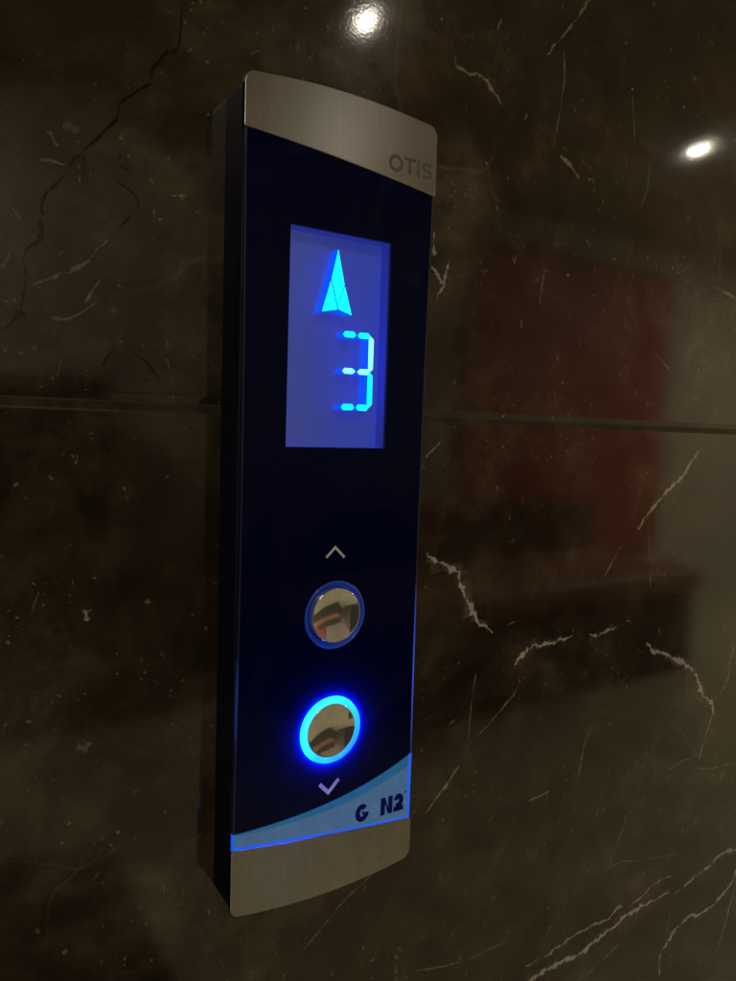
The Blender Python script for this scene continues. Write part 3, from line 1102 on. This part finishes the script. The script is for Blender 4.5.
box('floor', (XL - .1, YB - .1, ZF - .1), (XR + .1, YW + .16, ZF), M_floor)['kind'] = 'structure'
box('ceiling', (XL - .1, YB - .1, ZC), (XR + .1, YW + .16, ZC + .1), M_ceil)['kind'] = 'structure'
box('wall_opposite', (XL, YB - .1, ZF), (XR, YB, ZC), M_plaster)['kind'] = 'structure'
box('wall_left', (XL - .1, YB, ZF), (XL, YW, ZC), M_plaster)['kind'] = 'structure'
box('wall_right', (XR, YB, ZF), (XR + .1, YW, ZC), M_plaster)['kind'] = 'structure'


def downlight(x, y, label, power=1.0):
    t = empty('ceiling_downlight', (x, y, ZC))
    tag(t, label, 'ceiling light', 'row of round downlights')
    bm = bmesh.new()
    seg = 40
    prof = [(0.062, 0.0), (0.062, -0.006), (0.052, -0.009), (0.016, -0.003), (0.0137, -0.0005)]
    rings = [[bm.verts.new((x + r * math.cos(2 * math.pi * k / seg), y + r * math.sin(2 * math.pi * k / seg), ZC + h)) for k in range(seg)] for r, h in prof]
    for a, b in zip(rings, rings[1:]):
        for k in range(seg):
            bm.faces.new((a[k], a[(k + 1) % seg], b[(k + 1) % seg], b[k]))
    bmesh.ops.recalc_face_normals(bm, faces=bm.faces)
    from_bm('trim_ring', bm, M_lamp_metal, t, True)
    bm = bmesh.new()
    vs = [bm.verts.new((x + 0.014 * math.cos(2 * math.pi * k / seg), y + 0.014 * math.sin(2 * math.pi * k / seg), ZC - 0.001)) for k in range(seg)]
    bm.faces.new(vs[::-1])
    from_bm('lens', bm, M_lamp, t)
    ld = bpy.data.lights.new('downlight_lamp', 'AREA')
    ld.shape = 'DISK'
    ld.size = 0.024
    ld.energy = LAMP_POWER * power
    ld.color = (1.0, 0.90, 0.72)
    lo = bpy.data.objects.new('downlight_lamp', ld)
    C.objects.link(lo)
    lo.location = (x, y, ZC - 0.004)
    lo.parent = t
    lo.matrix_parent_inverse = t.matrix_world.inverted()
    return t


downlight(1.222, -1.972, 'round ceiling downlight reflected in the marble above the steel top cap')
downlight(3.093, -1.975, 'round ceiling downlight reflected in the marble at the upper right edge')
downlight(-0.65, -1.973, 'round ceiling downlight behind the photographer, left end of the row')
downlight(4.96, -1.975, 'round ceiling downlight at the far right end of the row')



def fill_panel(px, py, power, label):  # unseen fill light, added to brighten the room
    t = empty('added_fill_panel', (px, py, ZC))
    tag(t, label, 'ceiling light', 'added square fill lights')
    box('frame', (px - .32, py - .32, ZC - .02), (px + .32, py + .32, ZC - .001), M_lamp_metal, t, .003)
    box('diffuser', (px - .29, py - .29, ZC - .024), (px + .29, py + .29, ZC - .0205), M_diff, t)
    ld = bpy.data.lights.new('fill_lamp', 'AREA')
    ld.shape = 'SQUARE'
    ld.size = 0.57
    ld.energy = power
    ld.color = (1.0, 0.91, 0.74)
    lo = bpy.data.objects.new('fill_lamp', ld)
    C.objects.link(lo)
    lo.location = (px, py, ZC - .026)
    lo.parent = t
    lo.matrix_parent_inverse = t.matrix_world.inverted()


fill_panel(4.9, -1.1, FILL_RIGHT, 'unseen square fill light added on the ceiling at the right end')
fill_panel(-.55, -2.4, FILL_LEFT, 'unseen square fill light added on the ceiling at the left end')

# red panel hung on the opposite wall, seen as a dim red rectangle in the stone
t = empty('red_wall_panel', (3.42, YB, Z0 - .75))
tag(t, 'large plain red panel seen reflected in the marble right of the call panel', 'wall panel')
box('board', (2.56, YB + 0.004, Z0 - .74), (4.34, YB + .03, Z0 + 1.1), M_red, t, .004)
box('frame', (2.53, YB + 0.002, Z0 - .77), (4.37, YB + .015, Z0 + 1.13), M_brown, t, .003)

# low upholstered bench on the floor
t = empty('lobby_bench', (2.2, -2.3, 0))
tag(t, 'low dark brown bench with tan seat and back cushions, reflected in the marble', 'bench')
box('seat', (1.1, -2.75, .42), (3.3, -1.93, .53), M_tan, t, .03, 3)
box('base', (1.13, -2.72, .05), (3.27, -1.96, .42), M_brown, t, .01)
for k in range(4):
    x0 = 1.13 + k * .54
    box('back_cushion', (x0, -2.80, .535), (x0 + .52, -2.60, .80), M_cushion, t, .06, 4)
for lx in (1.2, 3.2):
    for ly in (-2.68, -2.0):
        box('leg', (lx - .03, ly - .03, 0), (lx + .03, ly + .03, .05), M_lamp_metal, t)

# made-up dark mat, added to darken the lower left reflections
t = empty('added_dark_mat', (-.5, -1.0, 0))
tag(t, 'dark brown floor mat added to darken the lower left reflections', 'mat')
box('mat_pile', (-1.28, -1.78, 0.002), (.32, -.22, .012), M_mat, t, .003)
box('mat_border', (-1.30, -1.80, 0.001), (.34, -.20, .007), M_vest, t, .002)

# black cabinet against the opposite wall, the dark upright shape at the right rim of both buttons
t = empty('dark_cabinet', (.1, -2.8, 0))
tag(t, 'tall black cabinet reflected at the right rim of the round mirror buttons', 'cabinet')
box('carcass', (-.35, YB + .005, .06), (.55, -2.6, 1.34), M_vest, t, .01)
box('door', (-.34, -2.598, .08), (.095, -2.578, 1.32), M_vest, t, .004)
box('door', (.105, -2.598, .08), (.54, -2.578, 1.32), M_vest, t, .004)
box('plinth', (-.33, YB + .02, 0), (.53, -2.62, .06), M_lamp_metal, t)

# ------------------------------------------------------------------ the call panel
panel = empty('elevator_call_panel', P(0, 0, 0))
tag(panel, 'tall dark blue lift call panel with steel ends, mounted on the brown marble wall', 'call panel')

# body: same arched outline, all round
hb = HW - 0.5
body_out = []
nn = 8
for k in range(nn + 1):
    a = math.pi - (math.pi / 2) * k / nn
    body_out.append((-hb + 4 + 4 * math.cos(a), top_z(hb, hb) - 4.4 + 4 * math.sin(a) + .5 * k / nn))
for k in range(1, 24):
    x = (-hb + 4) + (2 * hb - 8) * k / 24
    body_out.append((x, top_z(x, hb) - .4))
for k in range(nn + 1):
    a = math.pi / 2 - (math.pi / 2) * k / nn
    body_out.append((hb - 4 + 4 * math.cos(a), top_z(hb, hb) - 4.4 + 4 * math.sin(a) + .5 * (1 - k / nn)))
low = [(x, bot_z(x, hb) + .4 - (top_z(x, hb) - .4) + z if abs(x) < hb - 4 else -z) for x, z in body_out]
low = [(x, -z - (0.5 if abs(x) < hb - 4 else 0.25)) for x, z in body_out]
body_out = body_out + low[::-1]
rw = [(WIN[0] - 1.2, WIN[2] - 1.2), (WIN[1] + 1.2, WIN[2] - 1.2), (WIN[1] + 1.2, WIN[3] + 1.2), (WIN[0] - 1.2, WIN[3] + 1.2)]


def circle(c, r, n=64):
    return [(c[0] + r * math.cos(2 * math.pi * k / n), c[1] + r * math.sin(2 * math.pi * k / n)) for k in range(n)]


plate('housing', [body_out, rw, circle(BTN[0], RING + 0.9), circle(BTN[1], RING + 0.9)], BODYF, -9.2, M_body, panel, 0.35)
plate('back_box', [body_out], -9.2, 0.0, M_body, panel, 0.0)

# steel caps
cap = plate('top_cap', [rounded_cap(top_z, top_in, HW, 3.6, 1)], FRONT, BODYF, M_steel_top, panel, 0.28)
letters('lettering', 'OTIS', 17.9, 38.0, 127.6, 6.3, 1.25, FRONT + 0.01, M_letter, cap)
plate('bottom_cap', [rounded_cap(bot_z, bot_in, HW, 3.6, -1)], FRONT, BODYF, M_steel, panel, 0.28)

# black cover with the display window and button openings cut out
ztop = lambda x: top_in(x) - 0.12
zl = lambda x: blue_top(x) + 0.10
cov = []
n = 30
for k in range(n + 1):
    x = -39.3 + 78.6 * k / n
    cov.append((x, ztop(x)))
zr0, zr1 = ztop(39.3), zl(39.3)
for k in range(1, n):
    z = zr0 + (zr1 - zr0) * k / n
    cov.append((side_x(z, 39.3), z))
for k in range(n + 1):
    x = 39.3 - 78.6 * k / n
    cov.append((x, zl(x)))
zl0, zl1 = zl(-39.3), ztop(-39.3)
for k in range(1, n):
    z = zl0 + (zl1 - zl0) * k / n
    cov.append((-side_x(z, 39.3), z))
win = [(WIN[0], WIN[2]), (WIN[1], WIN[2]), (WIN[1], WIN[3]), (WIN[0], WIN[3])]
cg = plate('cover_glass', [cov, win, circle(BTN[0], RING + .12), circle(BTN[1], RING + .12)], GLASS, BODYF, [M_glass, M_cut_glow], panel, 0.16)
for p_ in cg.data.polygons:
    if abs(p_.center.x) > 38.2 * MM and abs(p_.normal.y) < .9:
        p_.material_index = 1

# cut edges of the cover, left and right, with the ring's glow painted on
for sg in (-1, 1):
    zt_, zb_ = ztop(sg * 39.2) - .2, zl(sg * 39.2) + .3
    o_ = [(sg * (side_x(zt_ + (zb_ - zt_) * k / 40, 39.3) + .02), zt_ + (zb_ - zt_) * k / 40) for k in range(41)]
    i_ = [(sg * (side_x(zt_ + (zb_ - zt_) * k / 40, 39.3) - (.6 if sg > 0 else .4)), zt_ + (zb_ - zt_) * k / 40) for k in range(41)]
    plate('cover_edge_glow', [o_ + i_[::-1]], GLASS - .03, GLASS + .5, M_cut_glow, cg)

# pale blue acrylic band between the cover and the lower cap, a deeper stripe along its top, an edge-lit rim
bz = lambda x: bot_in(x) + 0.10
EW = 0.95


def between(fa, fb, x0, x1, n=30):
    return [(x0 + (x1 - x0) * k / n, fa(x0 + (x1 - x0) * k / n)) for k in range(n + 1)] + [(x1 - (x1 - x0) * k / n, fb(x1 - (x1 - x0) * k / n)) for k in range(n + 1)]


stripe_low = lambda x: blue_top(x) - 0.25 - 4.4 * ((x + 40) / 80) ** 0.8
band = plate('blue_band', [between(stripe_low, lambda x: bz(x) + EW, -39.3 + EW, 39.3 - EW * 1.6)], GLASS, BODYF, M_band, panel, 0.0)
plate('band_stripe', [between(blue_top, lambda x: stripe_low(x) + 0.02, -39.3 + EW, 39.3 - EW * 1.6)], GLASS - .03, BODYF, M_stripe, band, 0.0)
rim = [(-39.3, blue_top(-39.3)), (-39.3 + EW, blue_top(-39.3 + EW))]
rim += [(-39.3 + EW + (78.6 - 2.6 * EW) * k / 30, bz(-39.3 + EW + (78.6 - 2.6 * EW) * k / 30) + EW) for k in range(31)]
rim += [(39.3 - EW * 1.6, blue_top(39.3 - EW * 1.6)), (39.3, blue_top(39.3))]
rim += [(39.3 - 78.6 * k / 30, bz(39.3 - 78.6 * k / 30)) for k in range(31)]
plate('band_rim', [rim], GLASS - .05, BODYF, M_edge, band, 0.0)
letters('logo_lettering', 'G', 12.6, 18.8, -126.2, 7.4, 2.15, GLASS + .01, M_navy, band)
text_mesh('logo_lettering', 'e', 19.6, 23.6, -125.9, 5.0, GLASS + .01, M_pale, band, weight=0.0)
letters('logo_lettering', 'N2', 24.7, 36.0, -126.2, 7.4, 2.15, GLASS + .01, M_navy, band)
lathe('logo_dot', [(0, .08), (.42, .08), (.42, 0)], 37.0, -118.9, GLASS + .01, M_navy, band, 16)

# display
lcd = plate('display_backplate', [rw], GLASS + GLOW_DEPTH + 0.9, GLASS + GLOW_DEPTH + 1.7, M_lcd, panel)
# the four walls of the window's shaft
bm = bmesh.new()
o4 = [P(x, GLASS + 0.9, z) for x, z in win]
b4 = [P(x, GLASS + GLOW_DEPTH + 0.9, z) for x, z in win]
a4 = [bm.verts.new(v) for v in o4]
c4 = [bm.verts.new(v) for v in b4]
for k in range(4):
    bm.faces.new((a4[k], a4[(k + 1) % 4], c4[(k + 1) % 4], c4[k]))
from_bm('display_side_walls', bm, M_lcd_wall, panel)


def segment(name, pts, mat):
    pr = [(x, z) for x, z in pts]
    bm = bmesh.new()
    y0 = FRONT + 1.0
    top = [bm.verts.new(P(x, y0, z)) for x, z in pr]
    bot = [bm.verts.new(P(x, y0 + GLOW_DEPTH, z)) for x, z in pr]
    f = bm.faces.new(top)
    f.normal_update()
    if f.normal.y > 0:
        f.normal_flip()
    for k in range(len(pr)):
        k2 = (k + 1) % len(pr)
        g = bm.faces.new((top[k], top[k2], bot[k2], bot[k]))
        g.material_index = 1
    return from_bm(name, bm, [mat, M_side_glow], panel)


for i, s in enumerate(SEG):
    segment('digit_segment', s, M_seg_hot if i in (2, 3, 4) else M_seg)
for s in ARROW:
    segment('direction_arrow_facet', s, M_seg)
wi = [(WIN[0] + .02, WIN[2] + .02), (WIN[1] - .02, WIN[2] + .02), (WIN[1] - .02, WIN[3] - .02), (WIN[0] + .02, WIN[3] - .02)]
bm = bmesh.new()
bm.faces.new([bm.verts.new(P(x, GLASS + .02, z)) for x, z in wi])
from_bm('display_pane', bm, M_pane, panel)


# buttons: domed mirror disc, ring round it, well behind
def call_button(c, lit):
    R = 39.0
    r0 = 10.45
    sag = R - math.sqrt(R * R - r0 * r0)
    pr = []
    H = 0.95
    for k in range(25):
        r = (r0 - .25) * k / 24
        pr.append((r, H - sag + (R - math.sqrt(R * R - r * r))))
    pr += [(r0 - .05, H - .05), (r0, H - .2), (r0, -6)]
    b = lathe('call_button', pr, c[0], c[1], GLASS, M_mirror, panel, 128)
    if lit:
        ring = [(r0 + .12, -5), (r0 + .12, .15), (r0 + .5, .9), (RING - .45, .95), (RING - .3, .9), (RING - .22, .05), (RING, -.1), (RING, -3)]
        rg = lathe('button_ring', ring, c[0], c[1], GLASS, M_ring_on, b)
        rg.data.materials.append(M_ring_side)
        for p_ in rg.data.polygons:
            if abs(p_.normal.y) < .75 and (Vector((p_.center.x / MM - c[0], (p_.center.z - Z0) / MM - c[1])).length > RING - .3) and p_.center.y < GLASS * MM:
                p_.material_index = 1
        rg['label'] = 'glowing cyan ring of the lower button'
    else:
        ring = [(r0 + .3, -2.2), (RING - .9, -1.9), (RING - .75, .05), (RING - .1, .1), (RING, -.1), (RING, -3)]
        lathe('button_ring', ring, c[0], c[1], GLASS, M_ring_off, b)['label'] = 'unlit dark blue ring of the upper button, faint glow painted in'
    return b


call_button(BTN[0], False)
call_button(BTN[1], True)


def chevron(tip, left, right, wd, mat):
    """arrow-head icon of constant stroke"""
    t, l, r = Vector(tip), Vector(left), Vector(right)

    def nrm(a, b):
        d = (b - a).normalized()
        return Vector((-d.y, d.x))
    n1, n2 = nrm(l, t), nrm(t, r)
    mit = (n1 + n2).normalized()
    k = wd / 2 / max(.3, mit.dot(n1))
    pts = [l + n1 * wd / 2, t + mit * k, r + n2 * wd / 2, r - n2 * wd / 2, t - mit * k, l - n1 * wd / 2]
    return plate('arrow_icon', [[(p.x, p.y) for p in pts]], GLASS - .05, GLASS + .3, mat, panel)


chevron(CHEV_UP[1], CHEV_UP[0], CHEV_UP[2], 0.95, M_white)
chevron((-0.2, -110.0), (-4.1, -105.9), (4.3, -105.6), 1.5, M_lilac)
